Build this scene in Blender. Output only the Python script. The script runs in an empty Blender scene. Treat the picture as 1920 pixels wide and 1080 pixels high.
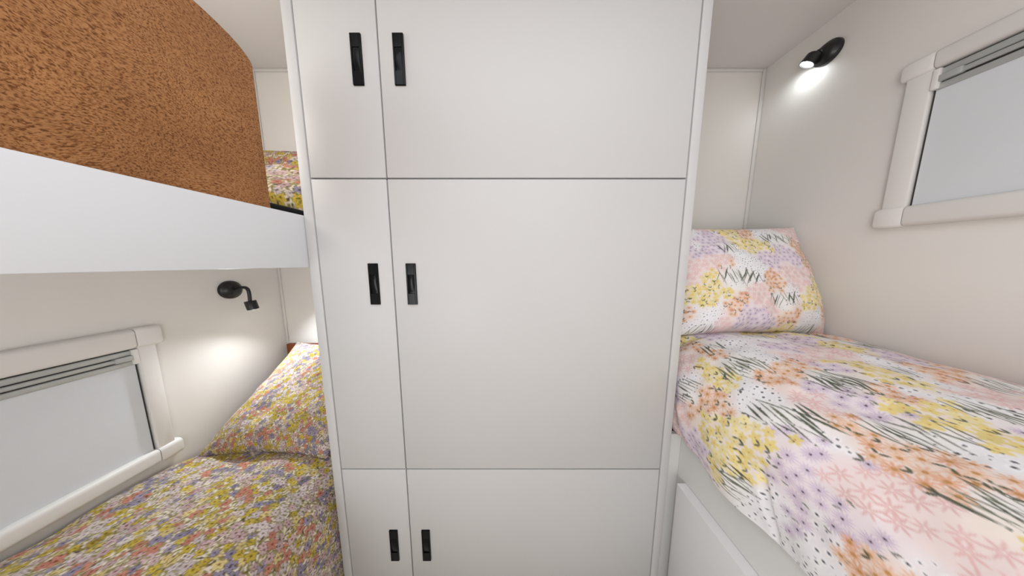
import bpy, bmesh, math, random
import numpy as np
from mathutils import Vector, Matrix

# ------------------------------------------------------------------ camera
C = bpy.context.scene.collection
cam = bpy.data.cameras.new('camera')
cam.sensor_fit = 'HORIZONTAL'
cam.sensor_width = 36.0
cam.lens = 400.0 / 1920.0 * 36.0
cam.clip_start = 0.01
cam_o = bpy.data.objects.new('camera', cam)
C.objects.link(cam_o)
cam_o.location = (0, 0, 1.2)
cam_o.rotation_euler = (math.pi / 2 - math.atan(0.1196), 0, 0)
bpy.context.scene.camera = cam_o

# ------------------------------------------------------------------ world, lights, exposure
vs = bpy.context.scene.view_settings
vs.view_transform = 'Standard'
vs.look = 'None'
vs.gamma = 1.0
vs.use_curve_mapping = False
vs.exposure = -0.05
w = bpy.data.worlds.new('world')
bpy.context.scene.world = w
w.use_nodes = True
w.node_tree.nodes['Background'].inputs[0].default_value = (0.9, 0.95, 1.0, 1)
w.node_tree.nodes['Background'].inputs[1].default_value = 0.3


def area(name, loc, rot, sx, sy, power, col):
    l = bpy.data.lights.new(name, 'AREA')
    l.shape = 'RECTANGLE'
    l.size, l.size_y, l.energy, l.color = sx, sy, power, col
    o = bpy.data.objects.new(name, l)
    C.objects.link(o)
    o.location, o.rotation_euler = loc, rot
    return o


R = math.radians
area('ceiling_panel_light', (0.0, -0.17, 2.04), (0, 0, 0), 1.25, 0.9, 8.2, (0.89, 0.935, 1.0))
# fill lights added behind the camera to lift the side walls, one per side
area('side_fill_light', (0.9, -1.2, 0.70), (R(90), 0, R(75)), 0.8, 0.9, 19.0, (0.95, 0.965, 1.0))
area('side_fill_light', (-0.9, -1.2, 0.70), (R(90), 0, R(-75)), 0.8, 0.9, 18.0, (0.95, 0.965, 1.0))


# ------------------------------------------------------------------ materials
def srgb(r, g, b):
    return tuple(((c / 255.0) / 12.92 if c <= 10 else ((c / 255.0 + 0.055) / 1.055) ** 2.4) for c in (r, g, b))


def mat(name, col, rough=0.5, spec=0.5, metal=0.0, var=0.0, vscale=6.0, bump=0.0, bscale=200.0):
    m = bpy.data.materials.new(name)
    m.use_nodes = True
    nt = m.node_tree
    b = nt.nodes['Principled BSDF']
    b.inputs['Roughness'].default_value = rough
    b.inputs['Specular IOR Level'].default_value = spec
    b.inputs['Metallic'].default_value = metal
    b.inputs['Base Color'].default_value = (*col, 1)
    tc = nt.nodes.new('ShaderNodeTexCoord')
    if var > 0:
        n = nt.nodes.new('ShaderNodeTexNoise')
        n.inputs['Scale'].default_value = vscale
        n.inputs['Detail'].default_value = 3
        nt.links.new(tc.outputs['Object'], n.inputs['Vector'])
        cr = nt.nodes.new('ShaderNodeValToRGB')
        cr.color_ramp.elements[0].position = 0.3
        cr.color_ramp.elements[1].position = 0.7
        cr.color_ramp.elements[0].color = (*[c * (1 - var) for c in col], 1)
        cr.color_ramp.elements[1].color = (*[min(1, c * (1 + var)) for c in col], 1)
        nt.links.new(n.outputs['Fac'], cr.inputs['Fac'])
        nt.links.new(cr.outputs['Color'], b.inputs['Base Color'])
    if bump > 0:
        n2 = nt.nodes.new('ShaderNodeTexNoise')
        n2.inputs['Scale'].default_value = bscale
        n2.inputs['Detail'].default_value = 2
        nt.links.new(tc.outputs['Object'], n2.inputs['Vector'])
        bp = nt.nodes.new('ShaderNodeBump')
        bp.inputs['Strength'].default_value = bump
        bp.inputs['Distance'].default_value = 0.001
        nt.links.new(n2.outputs['Fac'], bp.inputs['Height'])
        nt.links.new(bp.outputs['Normal'], b.inputs['Normal'])
    return m


M = {}
M['wall'] = mat('wall_laminate', (0.81, 0.785, 0.745), 0.55, 0.3, var=0.012, vscale=2.0, bump=0.05, bscale=500)
M['ceiling'] = mat('ceiling_laminate', (0.74, 0.705, 0.68), 0.6, 0.25, var=0.01, vscale=2.0)
M['floor'] = mat('floor_vinyl', (0.60, 0.55, 0.49), 0.5, 0.4, var=0.1, vscale=9.0)
M['trim'] = mat('trim_plastic', (0.74, 0.72, 0.69), 0.45, 0.4, var=0.01)
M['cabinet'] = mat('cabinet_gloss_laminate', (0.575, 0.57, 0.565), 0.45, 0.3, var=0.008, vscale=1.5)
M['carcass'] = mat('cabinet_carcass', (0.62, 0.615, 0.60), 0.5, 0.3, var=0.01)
M['bunk'] = mat('bunk_white_laminate', (0.80, 0.81, 0.83), 0.4, 0.35, var=0.008, vscale=1.5)
M['base'] = mat('bed_base_laminate', (0.72, 0.72, 0.70), 0.42, 0.35, var=0.008, vscale=1.5)
M['door_edge'] = mat('locker_white_laminate', (0.76, 0.765, 0.77), 0.4, 0.35, var=0.008)
M['edge'] = mat('lit_edge_white', (0.92, 0.925, 0.93), 0.3, 0.5, var=0.005)  # locker door's lit top edge, its brightness painted in as a whiter colour
M['black'] = mat('handle_black_plastic', (0.002, 0.0022, 0.003), 0.2, 0.16, var=0.05, vscale=30)
M['lampblack'] = mat('lamp_black_metal', (0.008, 0.008, 0.009), 0.35, 0.5, var=0.05, vscale=40)
M['frame'] = mat('window_cream_plastic', (0.81, 0.79, 0.76), 0.42, 0.4, var=0.01)
M['alu'] = mat('blind_grey_aluminium', (0.50, 0.52, 0.51), 0.38, 0.5, metal=0.35, var=0.03, vscale=10)
M['dark'] = mat('gap_shade_dark', (0.06, 0.06, 0.055), 0.6, 0.3, var=0.05)  # dark colour standing in for shade in the gap round the blind
M['blind'] = mat('blind_fabric', (0.70, 0.725, 0.75), 0.8, 0.15, var=0.012, vscale=8, bump=0.1, bscale=900)
M['mattress'] = mat('mattress_dark_ticking', (0.012, 0.012, 0.014), 0.8, 0.2, var=0.1, vscale=40)
M['wood'] = mat('headboard_brown_wood', srgb(122, 62, 28), 0.5, 0.35, var=0.2, vscale=18)


def suede():
    m = bpy.data.materials.new('brown_suede')
    m.use_nodes = True
    nt = m.node_tree
    b = nt.nodes['Principled BSDF']
    b.inputs['Roughness'].default_value = 0.85
    b.inputs['Specular IOR Level'].default_value = 0.2
    b.inputs['Sheen Weight'].default_value = 0.1
    tc = nt.nodes.new('ShaderNodeTexCoord')
    mp = nt.nodes.new('ShaderNodeMapping')
    mp.inputs['Rotation'].default_value = (R(-25), 0, 0)
    mp.inputs['Scale'].default_value = (1, 1.0, 1.5)
    nt.links.new(tc.outputs['Object'], mp.inputs['Vector'])
    # slow swirl of the nap
    sw = nt.nodes.new('ShaderNodeTexNoise')
    sw.inputs['Scale'].default_value = 7
    sw.inputs['Detail'].default_value = 1
    nt.links.new(tc.outputs['Object'], sw.inputs['Vector'])
    mul = nt.nodes.new('ShaderNodeVectorMath')
    mul.operation = 'MULTIPLY_ADD'
    mul.inputs[1].default_value = (0.10, 0.10, 0.10)
    nt.links.new(sw.outputs['Color'], mul.inputs[0])
    nt.links.new(mp.outputs['Vector'], mul.inputs[2])
    n = nt.nodes.new('ShaderNodeTexNoise')
    n.inputs['Scale'].default_value = 330
    n.inputs['Detail'].default_value = 1.5
    n.inputs['Distortion'].default_value = 0.6
    nt.links.new(mul.outputs['Vector'], n.inputs['Vector'])
    cr = nt.nodes.new('ShaderNodeValToRGB')
    e = cr.color_ramp.elements
    e[0].position, e[0].color = 0.34, (*srgb(108, 64, 30), 1)
    e[1].position, e[1].color = 0.60, (*srgb(182, 130, 84), 1)
    mid = e.new(0.47)
    mid.color = (*srgb(160, 108, 64), 1)
    nt.links.new(n.outputs['Fac'], cr.inputs['Fac'])
    big = nt.nodes.new('ShaderNodeTexNoise')
    big.inputs['Scale'].default_value = 9
    big.inputs['Detail'].default_value = 3
    nt.links.new(tc.outputs['Object'], big.inputs['Vector'])
    r2 = nt.nodes.new('ShaderNodeValToRGB')
    r2.color_ramp.elements[0].position = 0.3
    r2.color_ramp.elements[1].position = 0.7
    r2.color_ramp.elements[0].color = (0.78, 0.76, 0.74, 1)
    r2.color_ramp.elements[1].color = (1.0, 1.0, 1.0, 1)
    nt.links.new(big.outputs['Fac'], r2.inputs['Fac'])
    mx = nt.nodes.new('ShaderNodeMix')
    mx.data_type = 'RGBA'
    mx.blend_type = 'MULTIPLY'
    mx.inputs[0].default_value = 1.0
    nt.links.new(cr.outputs['Color'], mx.inputs[6])
    nt.links.new(r2.outputs['Color'], mx.inputs[7])
    nt.links.new(mx.outputs[2], b.inputs['Base Color'])
    bp = nt.nodes.new('ShaderNodeBump')
    bp.inputs['Strength'].default_value = 0.22
    bp.inputs['Distance'].default_value = 0.001
    nt.links.new(n.outputs['Fac'], bp.inputs['Height'])
    nt.links.new(bp.outputs['Normal'], b.inputs['Normal'])
    return m


M['suede'] = suede()


def cloth(name):
    m = bpy.data.materials.new(name)
    m.use_nodes = True
    nt = m.node_tree
    b = nt.nodes['Principled BSDF']
    b.inputs['Roughness'].default_value = 0.9
    b.inputs['Specular IOR Level'].default_value = 0.1
    b.inputs['Sheen Weight'].default_value = 0.08
    a = nt.nodes.new('ShaderNodeAttribute')
    a.attribute_name = 'print'
    nt.links.new(a.outputs['Color'], b.inputs['Base Color'])
    tc = nt.nodes.new('ShaderNodeTexCoord')
    n = nt.nodes.new('ShaderNodeTexNoise')
    n.inputs['Scale'].default_value = 45
    n.inputs['Detail'].default_value = 4
    nt.links.new(tc.outputs['Object'], n.inputs['Vector'])
    bp = nt.nodes.new('ShaderNodeBump')
    bp.inputs['Strength'].default_value = 0.25
    bp.inputs['Distance'].default_value = 0.004
    nt.links.new(n.outputs['Fac'], bp.inputs['Height'])
    nt.links.new(bp.outputs['Normal'], b.inputs['Normal'])
    return m


M['cloth_meadow'] = cloth('meadow_print_cotton')
M['cloth_ditsy'] = cloth('ditsy_print_cotton')


def glow(name, col, s):
    m = bpy.data.materials.new(name)
    m.use_nodes = True
    b = m.node_tree.nodes['Principled BSDF']
    b.inputs['Base Color'].default_value = (1, 1, 1, 1)
    b.inputs['Emission Color'].default_value = (*col, 1)
    b.inputs['Emission Strength'].default_value = s
    return m


M['led'] = glow('led_lens', (0.95, 0.98, 1.0), 14.0)
M['led_low'] = glow('led_lens_small', (0.95, 0.97, 1.0), 10.0)


# ------------------------------------------------------------------ mesh helpers
def add_box(bm, x0, x1, y0, y1, z0, z1, bev=0.0, seg=2):
    vs_ = [bm.verts.new(p) for p in ((x0, y0, z0), (x1, y0, z0), (x1, y1, z0), (x0, y1, z0),
                                     (x0, y0, z1), (x1, y0, z1), (x1, y1, z1), (x0, y1, z1))]
    fs = [bm.faces.new([vs_[i] for i in q]) for q in
          ((0, 3, 2, 1), (4, 5, 6, 7), (0, 1, 5, 4), (1, 2, 6, 5), (2, 3, 7, 6), (3, 0, 4, 7))]
    if bev > 0:
        es = list({e for f in fs for e in f.edges})
        bmesh.ops.bevel(bm, geom=es, offset=bev, segments=seg, affect='EDGES', profile=0.5)


def add_extrude(bm, prof, axis_pts, closed=True):
    """profile [(a,b)] placed by function list: axis_pts is a list of callables (a,b)->(x,y,z)"""
    rings = [[bm.verts.new(f(a, b)) for a, b in prof] for f in axis_pts]
    n = len(prof)
    for r0, r1 in zip(rings[:-1], rings[1:]):
        for i in range(n if closed else n - 1):
            j = (i + 1) % n
            bm.faces.new((r0[i], r0[j], r1[j], r1[i]))
    bm.faces.new(list(reversed(rings[0])))
    bm.faces.new(rings[-1])


def add_tube(bm, pts, radii, seg=16, caps=True):
    pts = [Vector(p) for p in pts]
    rings = []
    up = Vector((0.3, 0.2, 1.0)).normalized()
    for i, p in enumerate(pts):
        d = (pts[min(i + 1, len(pts) - 1)] - pts[max(i - 1, 0)])
        d.normalize()
        a = d.cross(up)
        if a.length < 1e-3:
            a = d.cross(Vector((1, 0, 0)))
        a.normalize()
        b = d.cross(a).normalized()
        up = b.cross(d) * -1 if False else up
        r = radii[i] if hasattr(radii, '__len__') else radii
        rings.append([bm.verts.new(p + (a * math.cos(t) + b * math.sin(t)) * r)
                      for t in [2 * math.pi * k / seg for k in range(seg)]])
    for r0, r1 in zip(rings[:-1], rings[1:]):
        for i in range(seg):
            j = (i + 1) % seg
            bm.faces.new((r0[i], r0[j], r1[j], r1[i]))
    if caps:
        bm.faces.new(list(reversed(rings[0])))
        bm.faces.new(rings[-1])


def add_lathe(bm, prof, origin, axis, seg=32):
    """prof: [(radius, height along axis)]"""
    axis = Vector(axis).normalized()
    a = axis.orthogonal().normalized()
    b = axis.cross(a)
    o = Vector(origin)
    rings = []
    for r, h in prof:
        if r < 1e-6:
            rings.append([bm.verts.new(o + axis * h)])
        else:
            rings.append([bm.verts.new(o + axis * h + (a * math.cos(t) + b * math.sin(t)) * r)
                          for t in [2 * math.pi * k / seg for k in range(seg)]])
    for r0, r1 in zip(rings[:-1], rings[1:]):
        for i in range(seg):
            j = (i + 1) % seg
            q = []
            for v in (r0[i % len(r0)], r0[j % len(r0)], r1[j % len(r1)], r1[i % len(r1)]):
                if v not in q:
                    q.append(v)
            if len(q) > 2:
                bm.faces.new(q)


def obj(name, bm, m, parent=None, smooth=False, angle=None):
    bmesh.ops.recalc_face_normals(bm, faces=bm.faces[:])
    me = bpy.data.meshes.new(name)
    bm.to_mesh(me)
    bm.free()
    me.materials.append(m)
    if smooth:
        for p in me.polygons:
            p.use_smooth = True
        if angle:
            me.set_sharp_from_angle(angle=R(angle))
    o = bpy.data.objects.new(name, me)
    C.objects.link(o)
    if parent:
        o.parent = parent
        o.matrix_parent_inverse = Matrix.Translation(-parent.location)
    return o


def thing(name, label, cat, loc=(0, 0, 0), group=None):
    o = bpy.data.objects.new(name, None)
    o.empty_display_size = 0.05
    C.objects.link(o)
    o.location = loc
    o['label'] = label
    o['category'] = cat
    if group:
        o['group'] = group
    return o


def tag(o, label, cat, group=None):
    o['label'] = label
    o['category'] = cat
    if group:
        o['group'] = group
    return o


def box_obj(name, m, parent, *dims, bev=0.0, seg=2):
    bm = bmesh.new()
    add_box(bm, *dims, bev=bev, seg=seg)
    return obj(name, bm, m, parent, smooth=bev > 0, angle=40)


def struct(name, m, *dims, bev=0.0):
    o = box_obj(name, m, None, *dims, bev=bev)
    o['kind'] = 'structure'
    return o


# ------------------------------------------------------------------ the room
XL, XR, YB, YF, ZC = -1.170, 1.142, 1.07, -2.0, 2.063
struct('floor', M['floor'], XL - .05, XR + .05, YF - .05, YB + .05, -0.05, 0.0)
struct('ceiling', M['ceiling'], XL - .05, XR + .05, YF - .05, YB + .05, ZC, ZC + .05)
struct('wall_left', M['wall'], XL - .05, XL, YF - .05, YB + .05, 0, ZC)
struct('wall_right', M['wall'], XR, XR + .05, YF - .05, YB + .05, 0, ZC)
struct('wall_back', M['wall'], XL, XR, YB, YB + .05, 0, ZC)
struct('wall_front', M['wall'], XL, XR, YF - .05, YF, 0, ZC)
# thin corner and ceiling trims
struct('trim_1', M['trim'], XR - .015, XR - .0005, YB - .006, YB - .0005, 0.70, ZC - .001, bev=0.002)
struct('trim_2', M['trim'], XL + .0005, XL + .012, YB - .006, YB - .0005, 0.79, ZC - .001, bev=0.002)
struct('trim_3', M['trim'], 0.512, XR - .016, YB - .006, YB - .0005, ZC - .012, ZC - .0005, bev=0.002)
struct('trim_4', M['trim'], XL + .013, -0.59, YB - .006, YB - .0005, ZC - .012, ZC - .0005, bev=0.002)


# ------------------------------------------------------------------ windows with closed roller blinds
def window(n, X, sgn, z0, z1, zt0, zt1, zc0, yj0, yj1, ycap, y_end):
    """X wall plane, sgn +1 for the right wall (room side is -X); z0..z1 bottom rail, zt0..zt1 top rail,
    zc0 bottom of the blind cassette, yj0..yj1 jamb, ycap outer end of the rails, y_end far end"""
    root = bpy.data.objects.new('window_%d' % n, None)
    C.objects.link(root)
    root.location = (X, (ycap + y_end) / 2, z0)
    root['kind'] = 'structure'

    def xs(a, b):       # a,b distances from the wall into the room
        p, q = X - sgn * a, X - sgn * b
        return (min(p, q), max(p, q))

    def rail(name, za, zb, ya, yb, depth, m, rnd=0.012, grow=0.0):
        bm = bmesh.new()
        za, zb = za - grow, zb + grow
        d = depth + grow
        prof = [(0.0005, za)]
        for k in range(7):
            t = math.pi / 2 * k / 6
            prof.append((d - rnd + rnd * math.sin(t), za + rnd - rnd * math.cos(t)))
        for k in range(7):
            t = math.pi / 2 * k / 6
            prof.append((d - rnd + rnd * math.cos(t), zb - rnd + rnd * math.sin(t)))
        prof.append((0.0005, zb))
        e = 0.004
        fs = []
        for y, k in ((ya, 0.86), (ya + e, 1.0), (yb - e, 1.0), (yb, 0.86)):
            def f(a, b, y=y, k=k):
                c = (za + zb) / 2
                return (X - sgn * (a if a < .001 else a * (0.5 + 0.5 * k)), y, c + (b - c) * (1 if k == 1 else .93))
            fs.append(f)
        add_extrude(bm, prof, fs)
        return obj(name, bm, m, root, smooth=True, angle=35)

    capw = ycap - yj0 + 0.002
    for nm, za, zb, rnd in (('bottom_rail', z0, z1, 0.012), ('top_rail', zt0, zt1, 0.011)):
        rail(nm, za, zb, y_end + capw, ycap - capw, 0.024, M['frame'], rnd)
    for za, zb, rnd in ((z0, z1, 0.012), (zt0, zt1, 0.011)):
        rail('corner_cap', za, zb, ycap - capw + .0012, ycap, 0.024, M['frame'], rnd, 0.0008)
        rail('corner_cap', za, zb, y_end, y_end + capw - .0012, 0.024, M['frame'], rnd, 0.0008)
    for ya, yb in ((yj0, yj1), (y_end + (ycap - yj1), y_end + (ycap - yj0))):
        box_obj('jamb', M['frame'], root, *xs(0.0005, 0.017), ya, yb, z1 - .002, zt0 + .002, bev=0.003)
    yi0, yi1 = y_end + (ycap - yj0), yj0
    # dark sheet painted as gap shade around the blind, then the blind itself
    box_obj('gap_shade', M['dark'], root, *xs(0.0005, 0.004), yi0 + .0004, yi1 - .0004, z1 - .001, zt0 + .001)
    box_obj('blind', M['blind'], root, *xs(0.0045, 0.0075), yi0 + .005, yi1 - .005, z1 - .001, zc0 + .004)
    # grooved cassette: three rounded aluminium bars and an end clip
    h = (zt0 - zc0)
    for k, (a, b, d) in enumerate(((0.62, 0.93, 0.013), (0.36, 0.58, 0.016), (0.0, 0.30, 0.012))):
        bm = bmesh.new()
        add_box(bm, *xs(0.0045, d), yi0 + .003, yi1 - .003, zc0 + a * h, zc0 + b * h, bev=0.004, seg=3)
        obj('cassette_bar', bm, M['alu'], root, smooth=True, angle=50)
    for ya, yb in ((yi1 - .040, yi1 - .003), (yi0 + .003, yi0 + .040)):
        box_obj('cassette_clip', M['alu'], root, *xs(0.005, 0.0185), ya, yb, zc0 + .33 * h, zc0 + .62 * h, bev=0.002)
    for ya, yb in ((yi1 - .0105, yi1 - .0005), (yi0 + .0005, yi0 + .0105)):
        box_obj('cassette_end', M['frame'], root, *xs(0.005, 0.0195), ya, yb, zc0 + .05 * h, zc0 + .95 * h, bev=0.002)
    return root


window(1, XL, -1, 0.549, 0.597, 0.939, 0.999, 0.888, 0.630, 0.664, 0.676, -0.30)
window(2, XR, +1, 1.303, 1.360, 1.711, 1.757, 1.655, 0.634, 0.674, 0.681, -0.30)

# ------------------------------------------------------------------ the wardrobe cabinet
cab = thing('wardrobe_cabinet', 'tall white built-in wardrobe with six flush doors and black latches between the bunks',
            'cabinet', (-0.04, 0.84, 0))
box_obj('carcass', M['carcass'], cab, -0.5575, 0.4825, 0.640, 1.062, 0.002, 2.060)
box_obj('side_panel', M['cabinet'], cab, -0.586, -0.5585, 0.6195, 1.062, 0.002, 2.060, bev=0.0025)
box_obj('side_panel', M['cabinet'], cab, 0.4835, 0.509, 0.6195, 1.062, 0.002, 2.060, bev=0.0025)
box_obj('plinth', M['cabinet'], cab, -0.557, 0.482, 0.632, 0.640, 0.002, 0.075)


def handle_bm(cx, cz, y):
    """black push latch: plate with a raised rim, a sunk well and a curved paddle"""
    bm = bmesh.new()
    w2, h2 = 0.0142, 0.0605
    add_box(bm, cx - w2, cx + w2, y - 0.0022, y + 0.0005, cz - h2, cz + h2, bev=0.0012)
    rw, rz0, rz1 = 0.0095, cz - 0.0275, cz + 0.0275        # the well's rim
    for a in ((cx - w2 + .0004, cx - rw, cz - h2 + .0006, cz + h2 - .0006),
              (cx + rw, cx + w2 - .0004, cz - h2 + .0006, cz + h2 - .0006),
              (cx - rw, cx + rw, rz1, cz + h2 - .0006), (cx - rw, cx + rw, cz - h2 + .0006, rz0)):
        add_box(bm, a[0], a[1], y - 0.0044, y - 0.002, a[2], a[3], bev=0.0005, seg=1)
    n = 10                                             # paddle: bulges out, deeper at the lower end
    rows = []
    for i in range(n + 1):
        t = i / n
        z = rz1 - .0012 + (rz0 - rz1 + .0024) * t
        d = 0.0030 + 0.0026 * math.sin(math.pi * (0.15 + 0.85 * t)) - 0.0012 * t
        row = []
        for j in range(7):
            s = j / 6 * 2 - 1
            row.append(bm.verts.new((cx + s * (rw - .0012), y - d * (1 - 0.22 * s * s), z)))
        rows.append(row)
    for r0, r1 in zip(rows[:-1], rows[1:]):
        for j in range(6):
            bm.faces.new((r0[j], r0[j + 1], r1[j + 1], r1[j]))
    return bm


rows = ((1.4325, 2.045, 1.7215), (0.5325, 1.4285, 1.137), (0.080, 0.5285, 0.241))
for z0, z1, hz in rows:
    for x0, x1, hx in ((-0.5555, -0.3475, -0.4015), (-0.3440, 0.4805, -0.2925)):
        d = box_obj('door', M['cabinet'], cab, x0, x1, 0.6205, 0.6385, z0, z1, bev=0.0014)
        hd = obj('handle', handle_bm(hx, hz, 0.6205), M['black'], d, smooth=True, angle=30)
        hd.matrix_parent_inverse = Matrix.Identity(4)
        hd['label'] = 'black push latch plate'

# ------------------------------------------------------------------ right bed: base with locker door
rb = thing('bed_base', 'white bed base with overlay locker door under the pink floral quilt', 'bed base', (0.85, 0.1, 0))
box_obj('body', M['base'], rb, 0.560, 1.140, -0.84, 1.064, 0.002, 0.640, bev=0.002)
ld = box_obj('door', M['door_edge'], rb, 0.531, 0.5592, -0.06, 0.607, 0.030, 0.4938, bev=0.001)
eb = box_obj('lit_edge', M['edge'], ld, 0.5312, 0.5590, -0.0595, 0.6066, 0.4939, 0.4947)  # thin strip carrying the painted brightness of the door top
eb.matrix_parent_inverse = Matrix.Identity(4)
box_obj('door', M['door_edge'], rb, 0.531, 0.5592, -0.82, -0.064, 0.030, 0.4945, bev=0.001)
box_obj('filler_panel', M['base'], rb, 0.5095, 0.5595, 0.642, 0.656, 0.002, 0.638)
mt = box_obj('mattress', M['mattress'], None, 0.552, 1.136, -0.83, 1.060, 0.641, 0.84, bev=0.03, seg=4)
tag(mt, 'dark mattress showing as a black sliver under the pink floral quilt by the cabinet', 'mattress')

# ------------------------------------------------------------------ left lower bed
lb = thing('bed_base', 'white bed base hidden under the yellow and lilac floral quilt below the bunk', 'bed base', (-0.9, 0.1, 0))
box_obj('body', M['base'], lb, -1.168, -0.640, -0.84, 1.064, 0.002, 0.300, bev=0.002)
m2 = box_obj('mattress', M['mattress'], None, -1.166, -0.632, -0.83, 1.044, 0.301, 0.450, bev=0.03, seg=4)
tag(m2, 'dark mattress covered by the yellow and lilac floral quilt below the bunk', 'mattress')
hb = box_obj('headboard', M['wood'], None, -1.156, -0.59, 1.050, 1.0685, 0.302, 0.785, bev=0.002)
tag(hb, 'brown wooden headboard strip behind the lamp-lit pillow of the lower bed', 'headboard')

# ------------------------------------------------------------------ upper bunk
ub = thing('bunk_bed', 'white upper bunk with deep front board left of the wardrobe', 'bunk bed', (-0.88, 0.1, 1.187))
box_obj('front_board', M['bunk'], ub, -0.604, -0.5866, -0.84, 0.642, 1.1865, 1.3315, bev=0.0015)
box_obj('slat_base', M['bunk'], ub, -1.168, -0.6045, -0.84, 1.064, 1.188, 1.228)
m3 = box_obj('mattress', M['mattress'], None, -1.164, -0.640, -0.83, 1.060, 1.229, 1.3625, bev=0.02, seg=3)
tag(m3, 'black mattress corner on the upper bunk beneath the folded floral pillow', 'mattress')

bm = bmesh.new()
prof = [(-0.62, 1.262), (0.5465, 1.262), (0.5575, 1.300), (0.5575, 1.655), (0.5555, 1.6625), (0.548, 1.671),
        (0.535, 1.680), (0.520, 1.6865), (0.500, 1.692), (0.480, 1.6955), (0.455, 1.698), (0.42, 1.699), (-0.62, 1.699)]
v0 = [bm.verts.new((-0.6055, y, z)) for y, z in prof]
v1 = [bm.verts.new((-0.632, y, z)) for y, z in prof]
bm.faces.new(v0)
bm.faces.new(list(reversed(v1)))
for i in range(len(prof)):
    j = (i + 1) % len(prof)
    bm.faces.new((v0[i], v1[i], v1[j], v0[j]))
bmesh.ops.recalc_face_normals(bm, faces=bm.faces[:])
fe = [e for e in bm.edges if abs(e.verts[0].co.x - e.verts[1].co.x) < 1e-6]
bmesh.ops.bevel(bm, geom=fe, offset=0.004, segments=3, affect='EDGES', profile=0.5)
gd = obj('bunk_guard', bm, M['suede'], None, smooth=True, angle=40)
tag(gd, 'brown mottled suede upholstered guard board standing on the upper bunk edge', 'bunk guard')


# ------------------------------------------------------------------ reading lamps
def spot(name, parent, loc, dirn, power, size, blend, col=(0.97, 0.98, 1.0), rad=0.012):
    l = bpy.data.lights.new(name, 'SPOT')
    l.energy, l.spot_size, l.spot_blend, l.color, l.shadow_soft_size = power, size, blend, col, rad
    o = bpy.data.objects.new(name, l)
    C.objects.link(o)
    o.location = loc
    o.rotation_euler = Vector(dirn).to_track_quat('-Z', 'Y').to_euler()
    o.parent = parent
    o.matrix_parent_inverse = Matrix.Translation(-parent.location)
    return o


def bez(p0, p1, p2, p3, n=14):
    p0, p1, p2, p3 = map(Vector, (p0, p1, p2, p3))
    return [p0 * (1 - t) ** 3 + p1 * 3 * t * (1 - t) ** 2 + p2 * 3 * t * t * (1 - t) + p3 * t ** 3
            for t in [i / n for i in range(n + 1)]]


def reading_lamp(label, wallx, sgn, cy, cz, rad, arm, head_c, head_ax, hr, hl, led, power, size, blend, lit_dir):
    root = thing('reading_lamp', label, 'lamp', (wallx, cy, cz), None)
    bm = bmesh.new()
    add_lathe(bm, [(0, 0.0004), (rad, 0.0004), (rad, 0.007), (rad * .97, 0.010), (rad * .88, 0.012), (rad * .80, 0.018),
                   (rad * .55, 0.024), (rad * .25, 0.027), (0, 0.0275)], (wallx, cy, cz), (-sgn, 0, 0), 40)
    obj('base', bm, M['lampblack'], root, smooth=True, angle=35)
    bm = bmesh.new()
    add_tube(bm, arm, 0.0058, 14)
    obj('arm', bm, M['lampblack'], root, smooth=True, angle=50)
    ax = Vector(head_ax).normalized()
    hc = Vector(head_c)
    bm = bmesh.new()
    add_lathe(bm, [(0, -hl / 2), (hr * .92, -hl / 2), (hr, -hl / 2 + .002), (hr, hl / 2 - .001), (hr * .9, hl / 2),
                   (hr * .88, hl / 2 - .006), (0, hl / 2 - .006)], hc, ax, 28)
    hd = obj('head', bm, M['lampblack'], root, smooth=True, angle=35)
    bm = bmesh.new()
    add_lathe(bm, [(hr * .86, hl / 2 - .0055), (hr * .70, hl / 2 - .0015), (hr * .4, hl / 2 + .001), (0, hl / 2 + .002)], hc, ax, 24)
    ln = obj('lens', bm, led, hd, smooth=True)
    ln.matrix_parent_inverse = Matrix.Identity(4)
    ln['label'] = 'glowing white LED lens'
    spot('lamp_light', root, hc + ax * (hl / 2 + .006), lit_dir, power, size, blend, (0.90, 0.96, 1.0))
    return root


hc = Vector((-1.082, 0.872, 1.024))
hax = Vector((0.12, 0.10, -1)).normalized()
top = hc - hax * 0.017
reading_lamp('black gooseneck reading lamp on the left wall shining down on the lower bed',
             XL, -1, 0.876, 1.088, 0.037,
             bez((-1.148, 0.876, 1.090), (-1.070, 0.866, 1.112), (-1.080, 0.868, 1.09), top),
             hc, hax, 0.0175, 0.036, M['led_low'], 11.0, R(170), 1.0, (0.85, -0.30, -1))
hc = Vector((1.108, 0.886, 1.946))
hax = Vector((-0.38, 0.36, -0.78)).normalized()
top = hc - hax * 0.012
reading_lamp('black reading lamp glowing white high on the right wall above the pink pillow',
             XR, +1, 0.864, 1.950, 0.037,
             bez((1.122, 0.866, 1.952), (1.112, 0.864, 1.964), (1.112, 0.872, 1.966), top, 8),
             hc, hax, 0.022, 0.030, M['led'], 0.45, R(160), 1.0, (0.60, 0.30, -0.75))
l = bpy.data.lights.new('bunk_fill_light', 'POINT')       # fill added to brighten the bunk recess, out of sight behind the guard
l.shadow_soft_size, l.energy, l.color = 0.12, 5.0, (1.0, 0.97, 0.93)
o = bpy.data.objects.new('bunk_fill_light', l)
C.objects.link(o)
o.location = (-0.92, 0.42, 1.66)

# ================================================================== FABRIC BEGIN
RNG = np.random.default_rng(7)


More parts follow.
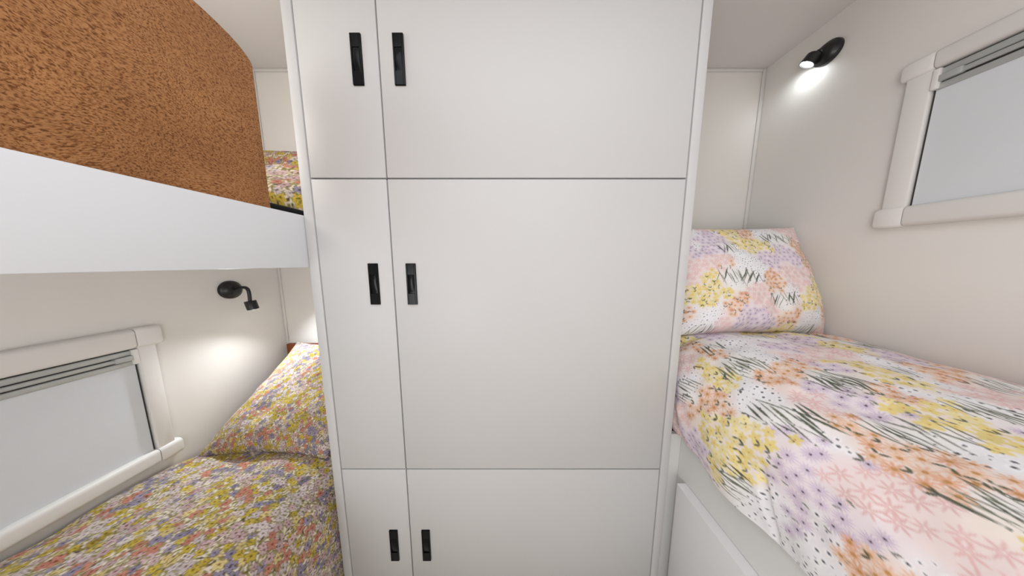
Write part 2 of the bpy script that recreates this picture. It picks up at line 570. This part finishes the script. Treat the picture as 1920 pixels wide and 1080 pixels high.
def vnoise(u, v, scale, seed):
    """smooth value noise, numpy, in -1..1"""
    r = np.random.default_rng(seed)
    g = r.uniform(-1, 1, (64, 64))
    x, y = u * scale + 100.37, v * scale + 100.71
    xi, yi = np.floor(x).astype(int), np.floor(y).astype(int)
    fx, fy = x - xi, y - yi
    fx, fy = fx * fx * fx * (fx * (fx * 6 - 15) + 10), fy * fy * fy * (fy * (fy * 6 - 15) + 10)
    a, b = g[xi % 64, yi % 64], g[(xi + 1) % 64, yi % 64]
    c, d = g[xi % 64, (yi + 1) % 64], g[(xi + 1) % 64, (yi + 1) % 64]
    return (a * (1 - fx) + b * fx) * (1 - fy) + (c * (1 - fx) + d * fx) * fy


def spline(pts, n):
    """Catmull-Rom resample to n points of equal arc length -> (n,2), arc"""
    P = np.array([pts[0]] + list(pts) + [pts[-1]], float)
    out = []
    for i in range(1, len(P) - 2):
        t = np.linspace(0, 1, 60, endpoint=False)[:, None]
        p0, p1, p2, p3 = P[i - 1], P[i], P[i + 1], P[i + 2]
        out.append(0.5 * (2 * p1 + (p2 - p0) * t + (2 * p0 - 5 * p1 + 4 * p2 - p3) * t ** 2
                          + (-p0 + 3 * p1 - 3 * p2 + p3) * t ** 3))
    Q = np.vstack(out + [P[-2:-1]])
    s = np.concatenate([[0], np.cumsum(np.linalg.norm(np.diff(Q, axis=0), axis=1))])
    a = np.linspace(0, s[-1], n)
    return np.stack([np.interp(a, s, Q[:, 0]), np.interp(a, s, Q[:, 1])], 1), a


def crease(u, v, p, q, width, depth):
    """a soft groove along the segment p-q"""
    p, q = np.array(p), np.array(q)
    d = q - p
    L = np.dot(d, d)
    t = np.clip(((u - p[0]) * d[0] + (v - p[1]) * d[1]) / L, 0, 1)
    dist = np.hypot(u - p[0] - t * d[0], v - p[1] - t * d[1])
    return -depth * np.exp(-(dist / width) ** 2) * np.sin(np.pi * np.clip(t, 0.08, 0.92))


def ygrid(y0, yf, y1, fine, coarse):
    return np.concatenate([np.arange(y0, yf, coarse), np.arange(yf, y1, fine), [y1]])


def right_quilt(fine=0.0018):
    prof = [(1.1385, 0.905), (1.132, 0.930), (1.10, 0.944), (0.95, 0.953), (0.78, 0.951), (0.66, 0.940), (0.590, 0.917),
            (0.542, 0.872), (0.515, 0.810), (0.507, 0.745), (0.515, 0.690), (0.529, 0.650), (0.537, 0.632)]
    _, a = spline(prof, 50)
    P, a = spline(prof, int(a[-1] / fine))
    ys = ygrid(-0.80, -0.15, 1.05, fine, 0.004)
    V, U = np.meshgrid(a, ys)                       # U along the bed, V across from the wall
    X = np.broadcast_to(P[:, 0], U.shape).copy()
    Z = np.broadcast_to(P[:, 1], U.shape).copy()
    T = np.gradient(P, axis=0)
    T /= np.linalg.norm(T, axis=1)[:, None]
    nx, nz = -T[:, 1], T[:, 0]                       # outward normal of the section
    if nz[len(nz) // 4] < 0:
        nx, nz = -nx, -nz
    h = 0.010 * vnoise(U, V, 5.5, 3) + 0.007 * vnoise(U, V, 12, 4) + 0.0024 * vnoise(U, V, 30, 5)
    h += crease(U, V, (0.395, 0.74), (0.37, 0.90), 0.007, 0.012)
    h += crease(U, V, (0.64, 0.70), (0.62, 0.95), 0.014, 0.008)
    h += crease(U, V, (0.20, 0.52), (0.52, 0.50), 0.016, 0.006)
    h += crease(U, V, (0.72, 0.30), (0.74, 0.66), 0.018, 0.010)
    wall_fade = np.clip(V / 0.06, 0, 1)
    h = h * wall_fade
    X = X + nx[None, :] * h
    Z = Z + nz[None, :] * h
    hem = np.clip((V - a[-1] + 0.14) / 0.14, 0, 1)
    Z += hem * (0.007 * np.clip((U - 0.50) / 0.12, 0, 1.5) + 0.006 * vnoise(U, V * 0, 9, 8) + 0.003 * vnoise(U, V * 0, 24, 9))
    X = np.minimum(X, 1.1395)
    X = np.where(U > 0.598, np.maximum(X, 0.5125), X)
    X = np.where((U > 0.606), np.maximum(X, 0.5145), X)
    return X, U.copy(), Z, U, V, a[-1]


def left_quilt(fine=0.002):
    prof = [(-1.166, 0.470), (-1.158, 0.500), (-1.12, 0.510), (-0.98, 0.514), (-0.82, 0.512), (-0.72, 0.500), (-0.655, 0.468),
            (-0.622, 0.420), (-0.606, 0.340), (-0.600, 0.240), (-0.598, 0.150), (-0.600, 0.070), (-0.603, 0.045)]
    _, a = spline(prof, 50)
    P, a = spline(prof, int(a[-1] / fine))
    ys = ygrid(-0.80, -0.10, 1.04, fine, 0.004)
    V, U = np.meshgrid(a, ys)
    X = np.broadcast_to(P[:, 0], U.shape).copy()
    Z = np.broadcast_to(P[:, 1], U.shape).copy()
    T = np.gradient(P, axis=0)
    T /= np.linalg.norm(T, axis=1)[:, None]
    nx, nz = -T[:, 1], T[:, 0]
    if nz[len(nz) // 4] < 0:
        nx, nz = -nx, -nz
    h = 0.010 * vnoise(U, V, 6, 13) + 0.006 * vnoise(U, V, 13, 14) + 0.002 * vnoise(U, V, 30, 15)
    h += crease(U, V, (0.36, 0.16), (0.50, 0.24), 0.016, 0.016)
    h += crease(U, V, (0.50, 0.50), (0.70, 0.53), 0.008, 0.006)
    side = np.clip((V - 0.62) / 0.06, 0, 1)
    h = h * np.clip(V / 0.05, 0, 1) * (1 - 0.85 * side)
    X = X + nx[None, :] * h
    Z = Z + nz[None, :] * h
    Z += (1 - side) * np.clip((0.66 - U) * 0.13, -0.020, 0.040)
    X = np.clip(X, -1.1675, -0.5915)
    return X, U.copy(), Z, U, V, a[-1]


def pillow_grid(W, H, T, n_s, n_t, seed, sag=0.25, front=True, pinch=0.05, shear=0.0):
    s = np.linspace(-1, 1, n_s)
    t = np.linspace(-1, 1, n_t)
    S, TT = np.meshgrid(s, t)
    x = S * W / 2 * (1 - pinch * (1 - TT ** 2)) + shear * TT
    y = TT * H / 2 * (1 - pinch * (1 - S ** 2))
    e = (np.clip(1 - np.abs(S) ** 3.2, 0, 1) * np.clip(1 - np.abs(TT) ** 3.2, 0, 1)) ** 0.62
    z = T / 2 * e * (1 - sag * TT)
    u, v = S * W / 2, TT * H / 2
    wr = 0.007 * vnoise(u, v, 9, seed) + 0.004 * vnoise(u, v, 22, seed + 1) + 0.0016 * vnoise(u, v, 45, seed + 2)
    # corner puckers radiate from the corners
    z = z + wr * np.clip(e * 2.2, 0, 1)
    if not front:
        z = -T / 2 * 0.9 * e
    return x, y, z, u, v


# ---- the prints are flat cloth prints, drawn once on a 1 mm raster and stored per vertex
class Canvas:
    def __init__(s, u0, u1, v0, v1, res, bg):
        s.u0, s.v0, s.res = u0, v0, res
        s.n, s.m = int((u1 - u0) / res) + 2, int((v1 - v0) / res) + 2
        s.a = np.empty((s.n, s.m, 3), np.float32)
        s.a[:] = bg

    def win(s, u, v, r):
        i0, i1 = int((u - r - s.u0) / s.res), int((u + r - s.u0) / s.res) + 2
        j0, j1 = int((v - r - s.v0) / s.res), int((v + r - s.v0) / s.res) + 2
        i0, j0, i1, j1 = max(i0, 0), max(j0, 0), min(i1, s.n), min(j1, s.m)
        if i1 <= i0 or j1 <= j0:
            return None
        I, J = np.mgrid[i0:i1, j0:j1]
        return (slice(i0, i1), slice(j0, j1)), I * s.res + s.u0 - u, J * s.res + s.v0 - v

    def put(s, sl, alpha, col):
        a = alpha[..., None].astype(np.float32)
        s.a[sl] = s.a[sl] * (1 - a) + np.array(col, np.float32) * a

    def petals(s, u, v, r, n, wid, col, rot, op=1.0, inner=0.12, outline=None, ow=0.0012):
        k = s.win(u, v, r * 1.25)
        if not k:
            return
        sl, x, y = k
        rho, th = np.hypot(x, y), np.arctan2(y, x) + rot
        ph = (th + np.pi / n) % (2 * np.pi / n) - np.pi / n
        al, la = rho * np.cos(ph), rho * np.sin(ph)
        c, h = r * (1 + inner) / 2, r * (1 - inner) / 2
        d = (np.sqrt(((al - c) / h) ** 2 + (la / (wid * r)) ** 2) - 1) * min(h, wid * r)
        if outline is not None:
            s.put(sl, np.clip(0.5 - (d - ow) / s.res, 0, 1) * op, outline)
        s.put(sl, np.clip(0.5 - d / s.res, 0, 1) * op, col)

    def disc(s, u, v, r, col, op=1.0, sx=1.0, soft=1.0):
        k = s.win(u, v, r * 1.6 + 0.002)
        if not k:
            return
        sl, x, y = k
        d = np.hypot(x / sx, y) - r
        s.put(sl, np.clip(0.5 - d / (s.res * soft), 0, 1) * op, col)

    def lens(s, u, v, ang, L, w_, col, op=1.0, bend=0.0):
        k = s.win(u, v, L)
        if not k:
            return
        sl, x, y = k
        ca, sa = math.cos(ang), math.sin(ang)
        t, n = x * ca + y * sa, -x * sa + y * ca
        n = n - bend * (t / L) ** 2 * L
        q = np.clip(1 - (2 * t / L) ** 2, 0, 1)
        half = w_ / 2 * q
        d = np.abs(n) - half
        s.put(sl, np.where(np.abs(t) < L / 2, np.clip(0.5 - d / s.res, 0, 1), 0) * op, col)

    def sample(s, u, v):
        i = np.clip((u - s.u0) / s.res, 0, s.n - 2)
        j = np.clip((v - s.v0) / s.res, 0, s.m - 2)
        i0, j0 = i.astype(int), j.astype(int)
        fi, fj = (i - i0)[..., None], (j - j0)[..., None]
        a = s.a
        return ((a[i0, j0] * (1 - fi) + a[i0 + 1, j0] * fi) * (1 - fj)
                + (a[i0, j0 + 1] * (1 - fi) + a[i0 + 1, j0 + 1] * fi) * fj)


def hexpts(u0, u1, v0, v1, a, jit, rng):
    out = []
    k = 0
    v = v0
    while v < v1:
        u = u0 + (a / 2 if k % 2 else 0)
        while u < u1:
            out.append((u + rng.uniform(-jit, jit) * a, v + rng.uniform(-jit, jit) * a))
            u += a
        v += a * 0.866
        k += 1
    rng.shuffle(out)
    return out


def lin(r, g, b):
    return np.array([((c / 255.0 + 0.055) / 1.055) ** 2.4 for c in (r, g, b)])


def paint_meadow(u0, u1, v0, v1, sites, seed, up=0.0, scale=1.0, fan=1.0, gl=1.0, res=0.001):
    """white cotton with patches of yellow, orange, pink and lilac flowers, dots and grass.
    up: angle of the growing direction in (u,v)"""
    rng = np.random.default_rng(seed)
    cv = Canvas(u0, u1, v0, v1, res, lin(238, 226, 224))
    S = np.array([(a, b) for a, b, *_ in sites])
    RD = np.array([c for _, _, c, _ in sites])
    TY = [d for *_, d in sites]

    def kind(u, v):
        d = np.hypot(S[:, 0] - u, S[:, 1] - v) / RD
        return TY[int(np.argmin(d))]
    tint = {'Y': lin(240, 228, 216), 'O': lin(238, 219, 208), 'P': lin(240, 223, 220), 'L': lin(236, 226, 231),
            'D': lin(238, 237, 240), 'G': lin(238, 236, 234)}
    for u, v in hexpts(u0, u1, v0, v1, 0.02, 0.3, rng):
        cv.disc(u, v, 0.022, tint[kind(u, v)], 0.55, soft=16)
    GR, GR2 = lin(84, 90, 74), lin(108, 112, 94)
    DOT = lin(42, 38, 58)
    for u, v in hexpts(u0, u1, v0, v1, 0.0128 * scale, 0.30, rng):
        k = kind(u, v)
        if k in 'DG' and rng.random() < (0.95 if k == 'D' else 0.25):
            r = rng.choice([0.0009, 0.0012, 0.0017, 0.0023]) * scale
            cv.disc(u, v, r * 2.3, lin(250, 250, 252), 0.6, soft=3)
            cv.disc(u, v, r, DOT, 0.92)
    for k_, a in (('P', 0.0235), ('L', 0.0222), ('O', 0.0195), ('Y', 0.0205)):
        for u, v in hexpts(u0, u1, v0, v1, a * scale, 0.20, rng):
            if kind(u, v) != k_:
                continue
            rot = rng.uniform(0, 6.28)
            r = rng.uniform(0.0095, 0.0128) * scale
            j = rng.uniform(0.92, 1.06)
            if k_ == 'P':
                cv.petals(u, v, r * 1.08, 7, 0.115, lin(226, 178, 176) * j, rot, 0.75, 0.02)
                cv.disc(u, v, 0.0011 * scale, lin(246, 232, 226))
            elif k_ == 'L':
                cv.petals(u, v, r, 13, 0.085, lin(208, 190, 212) * j, rot, 0.95, 0.05)
                cv.disc(u, v, r * 0.5, lin(217, 202, 218) * j, 0.6)
                cv.disc(u, v, 0.0017 * scale, DOT)
            elif k_ == 'O':
                cv.petals(u, v, r, 9, 0.14, lin(*((234, 194, 166) if rng.random() < .6 else (226, 170, 136))) * j, rot, 0.92, 0.1)
                cv.disc(u, v, 0.0028 * scale, lin(198, 146, 88))
            else:
                cv.petals(u, v, r, 5, 0.31, lin(*((234, 214, 140) if rng.random() < .6 else (238, 224, 164))) * j, rot, 0.97, 0.0)
                cv.disc(u, v, 0.0012 * scale, lin(206, 138, 60))
            # small dark leaves between the flowers
            if k_ in 'YO' and rng.random() < (0.55 if k_ == 'Y' else .45):
                b = rng.uniform(0, 6.28)
                for db in (-0.55, 0.55):
                    L = rng.uniform(0.009, 0.013) * scale
                    an = up + db * rng.uniform(.8, 1.3) + (math.pi if rng.random() < .25 else 0)
                    uu, vv = u + 0.0135 * scale * math.cos(b), v + 0.0135 * scale * math.sin(b)
                    cv.lens(uu + L / 2 * math.cos(an), vv + L / 2 * math.sin(an), an, L, 0.0038 * scale, GR, 0.95, 0.15)
            if k_ == 'L' and rng.random() < .35:
                b = rng.uniform(0, 6.28)
                for db in (-0.4, 0.4):
                    uu, vv = u + 0.0115 * scale * math.cos(b), v + 0.0115 * scale * math.sin(b)
                    cv.lens(uu + .003 * math.cos(b + db * 2), vv + .003 * math.sin(b + db * 2), up + db, 0.0075 * scale, 0.0026 * scale, GR2, 0.9)
    # grass: fans of long blades with little seed dots at their feet
    for (u, v, r, k) in sites:
        if k != 'G':
            continue
        n = max(5, int(r * 2 / 0.0075))
        for i in range(n):
            off = (i / (n - 1) - 0.5) * 2 * r * 1.05
            L = rng.uniform(0.034, 0.060) * gl
            an = up + rng.choice([-0.42, 0.30]) * fan + rng.uniform(-0.10, 0.10)
            sh = rng.uniform(-0.012, 0.012)
            uu = u - math.sin(up) * off + math.cos(up) * sh
            vv = v + math.cos(up) * off + math.sin(up) * sh
            w_ = rng.choice([0.0020, 0.003, 0.0052])
            cv.lens(uu, vv, an, L, w_, GR if rng.random() < .7 else GR2, 0.97, rng.uniform(-.1, .1))
            if rng.random() < .5:
                cv.disc(uu - math.cos(an) * L * .5, vv - math.sin(an) * L * .5, 0.0014 * scale, GR)
    return cv


def paint_ditsy(u0, u1, v0, v1, seed, scale=1.0, res=0.001):
    """cream cotton covered with small outlined mustard, lilac, mauve and coral flowers and olive leaves"""
    rng = np.random.default_rng(seed)
    cv = Canvas(u0, u1, v0, v1, res, lin(222, 208, 190))
    OL, OL2, DK, BR = lin(126, 120, 58), lin(150, 146, 92), lin(74, 66, 40), lin(116, 88, 66)
    for u, v in hexpts(u0, u1, v0, v1, 0.0072 * scale, 0.4, rng):
        an = rng.uniform(0, 6.28)
        c = OL if rng.random() < .5 else (OL2 if rng.random() < .7 else DK)
        L = rng.uniform(0.007, 0.013) * scale
        if rng.random() < .5:
            cv.lens(u, v, an, L + .001, 0.0048 * scale, BR, .6, .2)
        cv.lens(u, v, an, L, 0.0036 * scale, c, .92, .2)
    cols = [(lin(200, 176, 74), lin(112, 86, 22)), (lin(152, 142, 162), lin(70, 60, 80)), (lin(200, 172, 170), lin(104, 70, 66)),
            (lin(198, 136, 116), lin(130, 62, 46)), (lin(214, 200, 198), lin(110, 88, 80)), (lin(214, 196, 136), lin(136, 94, 40))]
    for u, v in hexpts(u0, u1, v0, v1, 0.0182 * scale, 0.30, rng):
        q = float(vnoise(np.array([u]), np.array([v]), 17, seed + 50)[0])
        q2 = float(vnoise(np.array([u]), np.array([v]), 21, seed + 51)[0])
        p = np.array([0.24, 0.13, 0.25, 0.12, 0.18, 0.08])
        p[0] *= np.exp(2.2 * q)
        p[1] *= np.exp(-2.0 * q)
        p[3] *= np.exp(2.0 * q2)
        p[4] *= np.exp(-1.6 * q2)
        c, dk = cols[rng.choice(6, p=p / p.sum())]
        r = rng.uniform(0.0066, 0.0108) * scale
        n = int(rng.choice([5, 5, 6, 7]))
        rot = rng.uniform(0, 6.28)
        cv.petals(u, v, r, n, 1.55 / n, c * rng.uniform(.85, 1.1), rot, 0.97, 0.0, outline=dk * .75 + c * .12, ow=0.0008)
        cv.petals(u, v, r * .62, n, .07, dk, rot, .7, 0.1)
        cv.disc(u, v, r * .2, dk)
    for u, v in hexpts(u0, u1, v0, v1, 0.0125 * scale, 0.45, rng):
        an = rng.uniform(0, 6.28)
        q = rng.random()
        if q < .34:
            cv.lens(u, v, an, rng.uniform(.007, .011) * scale, .0034 * scale, OL if q < .2 else OL2, .95, .2)
        elif q < .56:
            cv.lens(u, v, an, rng.uniform(.004, .007) * scale, .0026 * scale, DK, .9, .1)
    return cv


# ================================================================== FABRIC END
def grid_faces(n, m, off=0, flip=False):
    I, J = np.mgrid[0:n - 1, 0:m - 1]
    a = (I * m + J).ravel() + off
    q = np.stack([a, a + 1, a + m + 1, a + m], 1)
    return q[:, ::-1] if flip else q


def np_mesh(name, co, faces, cols, m):
    me = bpy.data.meshes.new(name)
    nf = len(faces)
    me.vertices.add(len(co))
    me.vertices.foreach_set('co', np.ascontiguousarray(co, np.float32).ravel())
    me.loops.add(nf * 4)
    me.loops.foreach_set('vertex_index', np.ascontiguousarray(faces, np.int32).ravel())
    me.polygons.add(nf)
    me.polygons.foreach_set('loop_start', np.arange(0, nf * 4, 4, dtype=np.int32))
    me.polygons.foreach_set('use_smooth', np.ones(nf, bool))
    me.update(calc_edges=True)
    at = me.color_attributes.new('print', 'FLOAT_COLOR', 'POINT')
    c4 = np.ones((len(co), 4), np.float32)
    c4[:, :3] = np.clip(cols, 0, 1)
    at.data.foreach_set('color', c4.ravel())
    me.materials.append(m)
    o = bpy.data.objects.new(name, me)
    C.objects.link(o)
    return o


def build_quilt(name, S, cv, m, flip, label):
    """printed top sheet plus an inner lining 14 mm behind it, joined round the rim"""
    X, Y, Z, U, V, L = S
    co = np.stack([X, Y, Z], -1)
    n, k = X.shape
    ri = np.unique(np.concatenate([np.arange(0, n, 8), [n - 1]]))
    ci = np.unique(np.concatenate([np.arange(0, k, 8), [k - 1]]))
    du, dv = np.gradient(co, axis=0), np.gradient(co, axis=1)
    nr = np.cross(dv, du)
    nr /= np.linalg.norm(nr, axis=-1, keepdims=True) + 1e-12
    if nr[n // 2, k // 3, 2] > 0:
        nr = -nr
    inner = (co + nr * 0.014)[np.ix_(ri, ci)]
    edge = np.zeros((len(ri), len(ci)), bool)
    edge[0], edge[-1], edge[:, 0], edge[:, -1] = True, True, True, True
    inner[edge] = co[np.ix_(ri, ci)][edge]
    allco = np.vstack([co.reshape(-1, 3), inner.reshape(-1, 3)])
    top = cv.sample(U, V)
    cols = np.vstack([top.reshape(-1, 3), top[np.ix_(ri, ci)].reshape(-1, 3)])
    f = np.vstack([grid_faces(n, k, flip=flip), grid_faces(len(ri), len(ci), off=n * k, flip=not flip)])
    o = np_mesh(name, allco, f, cols, m)
    return tag(o, label, 'quilt')


def build_pillow(name, W, H, T, center, right, upv, cv, m, seed, label, fine=0.0018, sag=0.25, pinch=0.05, shear=0.0, group=None):
    right, upv = np.array(right, float), np.array(upv, float)
    right /= np.linalg.norm(right)
    upv /= np.linalg.norm(upv)
    nrm = np.cross(right, upv)
    parts, faces, cols = [], [], []
    off = 0
    for front, f in ((True, fine), (False, 0.010)):
        x, y, z, u, v = pillow_grid(W, H, T, int(W / f), int(H / f), seed, sag, front, pinch, shear)
        P = np.array(center) + x[..., None] * right + y[..., None] * upv + z[..., None] * nrm
        parts.append(P.reshape(-1, 3))
        faces.append(grid_faces(*x.shape, off=off, flip=not front))
        cols.append(cv.sample(u, v).reshape(-1, 3))
        off += x.size
    o = np_mesh(name, np.vstack(parts), np.vstack(faces), np.vstack(cols), m)
    return tag(o, label, 'pillow', group)


# PILLOW PLACEMENTS
RP = dict(W=0.545, H=0.425, T=0.17, center=(0.862, 0.815, 1.138), right=(1, 0, 0), upv=(0, 0.31, 0.951))
LP = dict(W=0.47, H=0.45, T=0.14, center=(-0.862, 0.850, 0.655), right=(1, 0, 0), upv=(0, 0.72, 0.695), pinch=0.09, shear=0.040)
UP1 = dict(W=0.50, H=0.25, T=0.13, center=(-0.895, 0.790, 1.452), right=(1, 0, 0), upv=(0, 0.62, 0.78))
UP2 = dict(W=0.50, H=0.34, T=0.11, center=(-0.895, 0.990, 1.535), right=(1, 0, 0), upv=(0, 0.20, 0.98))

# patches of the meadow print: kind, u, v, reach in millimetres on the cloth
QUILT_SITES = (
    'O,690,577,33 O,614,553,33 P,654,633,28 P,674,597,22 Y,614,601,26 Y,546,593,32 Y,566,621,24 Y,514,613,20 D,590,496,44 D,558,488,33 '
    'D,602,662,26 D,470,613,38 D,450,597,27 D,482,646,18 O,498,476,29 O,494,549,27 O,466,545,23 L,586,379,37 P,546,391,32 P,550,343,29 '
    'O,522,678,31 O,486,674,19 O,558,738,25 P,602,787,30 P,590,754,19 Y,522,758,26 Y,482,722,24 Y,450,698,23 Y,426,690,21 Y,454,738,28 '
    'Y,418,714,21 Y,402,674,18 Y,426,746,27 Y,374,658,17 Y,458,779,23 Y,494,763,19 Y,386,682,13 L,582,835,26 L,542,815,27 L,518,823,23 '
    'L,398,654,18 L,358,633,26 L,390,702,18 L,366,674,21 L,342,625,19 P,418,557,34 P,402,537,26 L,434,512,24 L,422,484,23 O,362,565,18 '
    'D,450,476,19 L,394,512,17 D,374,613,19 D,350,605,18 Y,602,214,19 Y,586,169,25 L,562,133,33 L,526,137,31 L,566,149,24 P,546,44,32 '
    'O,486,97,31 O,442,222,31 O,434,194,21 D,466,250,25 Y,458,355,27 Y,426,343,28 Y,402,367,20 Y,442,343,14 Y,490,363,21 L,478,391,18 '
    'O,402,428,20 O,374,436,22 Y,366,472,16 D,370,375,34 D,362,343,26 D,402,278,17 P,382,270,27 P,350,303,29 P,410,218,20 P,454,89,27 '
    'P,442,77,24 D,330,319,16 L,390,504,28 L,382,484,21 L,342,492,19 L,366,496,14 Y,346,440,23 Y,326,484,18 Y,318,464,16 Y,306,444,20 '
    'Y,326,416,18 Y,290,432,18 Y,274,460,15 Y,306,424,15 O,334,581,21 O,318,565,21 O,350,589,18 O,306,553,17 O,282,541,19 O,302,577,15 '
    'D,282,492,21 D,270,492,17 L,298,399,13 Y,354,379,12 D,334,617,21 D,334,347,17 P,390,178,17 Y,458,775,25 Y,430,750,24 Y,406,726,20 '
    'Y,474,831,21 Y,442,799,17 Y,422,779,24 Y,402,767,20 Y,398,738,12 L,370,702,21 L,354,682,24 L,342,662,19 L,382,746,19 L,366,726,21 '
    'L,338,706,19 L,330,686,17 L,358,742,18 L,342,754,17 L,322,722,20 L,338,787,22 L,342,819,18 L,310,694,16 L,294,734,25 L,294,714,17 '
    'L,310,629,15 L,514,835,19 D,422,803,16 D,402,807,20 D,374,771,19 D,386,819,25 D,370,795,21 D,406,847,18 D,386,847,25 D,398,880,20 '
    'D,354,803,14 D,358,839,21 D,322,803,21 D,318,763,16 D,310,799,24 D,342,859,25 D,298,803,22 D,326,859,24 D,302,767,16 D,286,815,21 '
    'D,314,867,23 D,350,855,16 P,318,678,20 P,306,654,23 P,294,670,20 P,286,690,20 P,322,666,14 O,270,763,20 O,266,783,19 O,270,742,12 '
    'P,302,662,19 P,294,641,20 P,294,678,17 P,282,666,18 P,270,641,22 P,286,694,18 P,270,678,17 P,258,658,20 P,274,625,19 P,246,633,20 '
    'P,246,617,17 P,238,662,19 P,246,694,22 P,250,670,16 P,218,650,23 P,234,682,17 P,218,678,22 P,206,633,18 P,198,641,20 P,234,633,18 '
    'P,210,650,15 P,290,617,14 P,214,621,12 O,286,597,20 O,282,577,19 O,294,609,15 O,278,549,15 O,266,557,18 O,258,545,18 O,258,593,18 '
    'O,250,569,19 O,242,561,18 O,234,553,18 O,242,593,15 O,234,537,13 O,266,742,17 O,270,763,14 O,266,779,18 O,242,738,18 O,254,758,15 '
    'L,310,629,17 L,322,629,16 L,270,702,17 L,258,722,15 L,294,714,15 Y,234,601,16 Y,218,617,20 Y,210,617,15 Y,198,625,12 Y,222,601,13 '
    'Y,270,464,17 D,230,710,17 D,226,690,13 D,238,718,12 D,262,500,19 D,270,500,17 D,258,484,14 D,226,609,12 G,654,533,24 G,550,557,44 '
    'G,526,545,31 G,594,702,36 G,434,637,22 G,398,617,33 G,374,609,23 G,446,464,29 G,430,456,21 G,422,456,34 G,470,278,18 G,634,73,30 '
    'G,406,182,29 G,410,133,22 G,334,371,22 G,326,351,23 G,326,524,29 G,310,500,31 G,614,44,26 G,442,839,25 G,426,807,16 G,234,589,18 '
    'G,222,577,17 ')
PILLOW_SITES = (
    'Y,-188,-20,33 Y,-212,-68,41 Y,-163,-55,32 Y,-141,-74,24 Y,-199,-108,28 Y,53,114,38 Y,-4,106,30 Y,-31,135,21 Y,157,-84,36 Y,147,-119,28 '
    'Y,215,-44,25 Y,67,-204,33 Y,70,-188,24 O,31,172,27 O,31,-28,40 O,53,-52,24 O,-125,-111,27 O,-89,-98,23 O,-125,-146,20 O,67,-170,35 '
    'O,92,-146,20 O,207,84,39 O,220,47,30 O,185,111,26 O,-242,-140,25 O,242,-135,29 O,-144,36,16 O,-105,39,16 P,-218,-17,25 P,-133,41,37 '
    'P,-166,49,29 P,-207,25,25 P,94,-7,44 P,116,-47,36 P,201,191,36 P,231,175,27 P,-40,-95,43 P,-4,-114,35 P,-23,-52,24 P,-138,-178,40 '
    'P,-144,-204,37 P,256,-210,42 P,253,-175,29 P,-75,-212,30 P,179,-4,25 L,-116,148,39 L,-168,100,34 L,114,84,50 L,45,63,37 L,138,63,33 '
    'L,-56,-154,51 L,-97,-170,35 L,-15,-183,32 L,-42,-196,32 L,-119,98,29 L,56,33,24 D,-45,55,41 D,-26,12,44 D,-78,23,28 D,94,162,35 '
    'D,-210,-151,44 D,-171,-130,28 D,147,-167,44 D,86,-68,35 D,-23,-20,28 D,45,-92,16 D,177,-146,24 D,-179,114,22 D,86,196,23 D,100,-60,20 '
    'G,-89,106,25 G,-105,-12,48 G,-51,-12,32 G,133,148,48 G,51,-98,43 G,-201,-202,37 G,168,-210,38 ')


def sites(text, u0, u1, v0, v1, rng, a=0.075):
    out = []
    for q in text.split():
        k, u, v, r = q.split(',')
        out.append((float(u) / 1000, float(v) / 1000, max(float(r), 14) / 1000, k))
    known = np.array([(u, v) for u, v, _, _ in out])
    i = 0
    for u, v in hexpts(u0, u1, v0, v1, a, 0.3, rng):
        if np.hypot(known[:, 0] - u, known[:, 1] - v).min() > 0.075:
            out.append((u, v, 0.040, 'YOPLDGPL'[i % 8]))
            i += 1
    return out


S = right_quilt()
cv = paint_meadow(-0.8, 1.06, 0, S[5] + .01, sites(QUILT_SITES, -0.8, 1.06, 0, S[5], RNG), 3, up=0.0, scale=1.08, fan=0.5, gl=1.1)
build_quilt('quilt', S, cv, M['cloth_meadow'], True, 'pink and yellow wildflower print quilt hanging over the right bed edge')
cv = paint_meadow(-0.3, 0.3, -0.24, 0.24, sites(PILLOW_SITES, -.3, .3, -.24, .24, RNG), 5, up=math.pi / 2, scale=0.80)
build_pillow('pillow', cv=cv, m=M['cloth_meadow'], seed=21, **RP,
             label='pink and yellow wildflower print pillow leaning at the head of the right bed')
S = left_quilt()
cv = paint_ditsy(-0.8, 1.05, 0, S[5] + .01, 9, 1.12)
build_quilt('quilt', S, cv, M['cloth_ditsy'], False, 'mustard and lilac small-flower quilt on the lower bed under the bunk')
cv = paint_ditsy(-0.3, 0.3, -0.24, 0.24, 11, 0.88)
build_pillow('pillow', cv=cv, m=M['cloth_ditsy'], seed=31, **LP,
             label='lamp-lit small-flower pillow leaning against the brown headboard on the lower bed')
cv = paint_ditsy(-0.3, 0.3, -0.24, 0.24, 14, 1.7)
build_pillow('pillow', cv=cv, m=M['cloth_ditsy'], seed=41, fine=0.0025, **UP1,
             label='floral pillow lying flat on the upper bunk, the lower of the two')
cv = paint_ditsy(-0.3, 0.3, -0.24, 0.24, 12, 1.5)
build_pillow('pillow', cv=cv, m=M['cloth_ditsy'], seed=51, fine=0.0025, **UP2,
             label='floral pillow propped behind the flat one on the upper bunk')
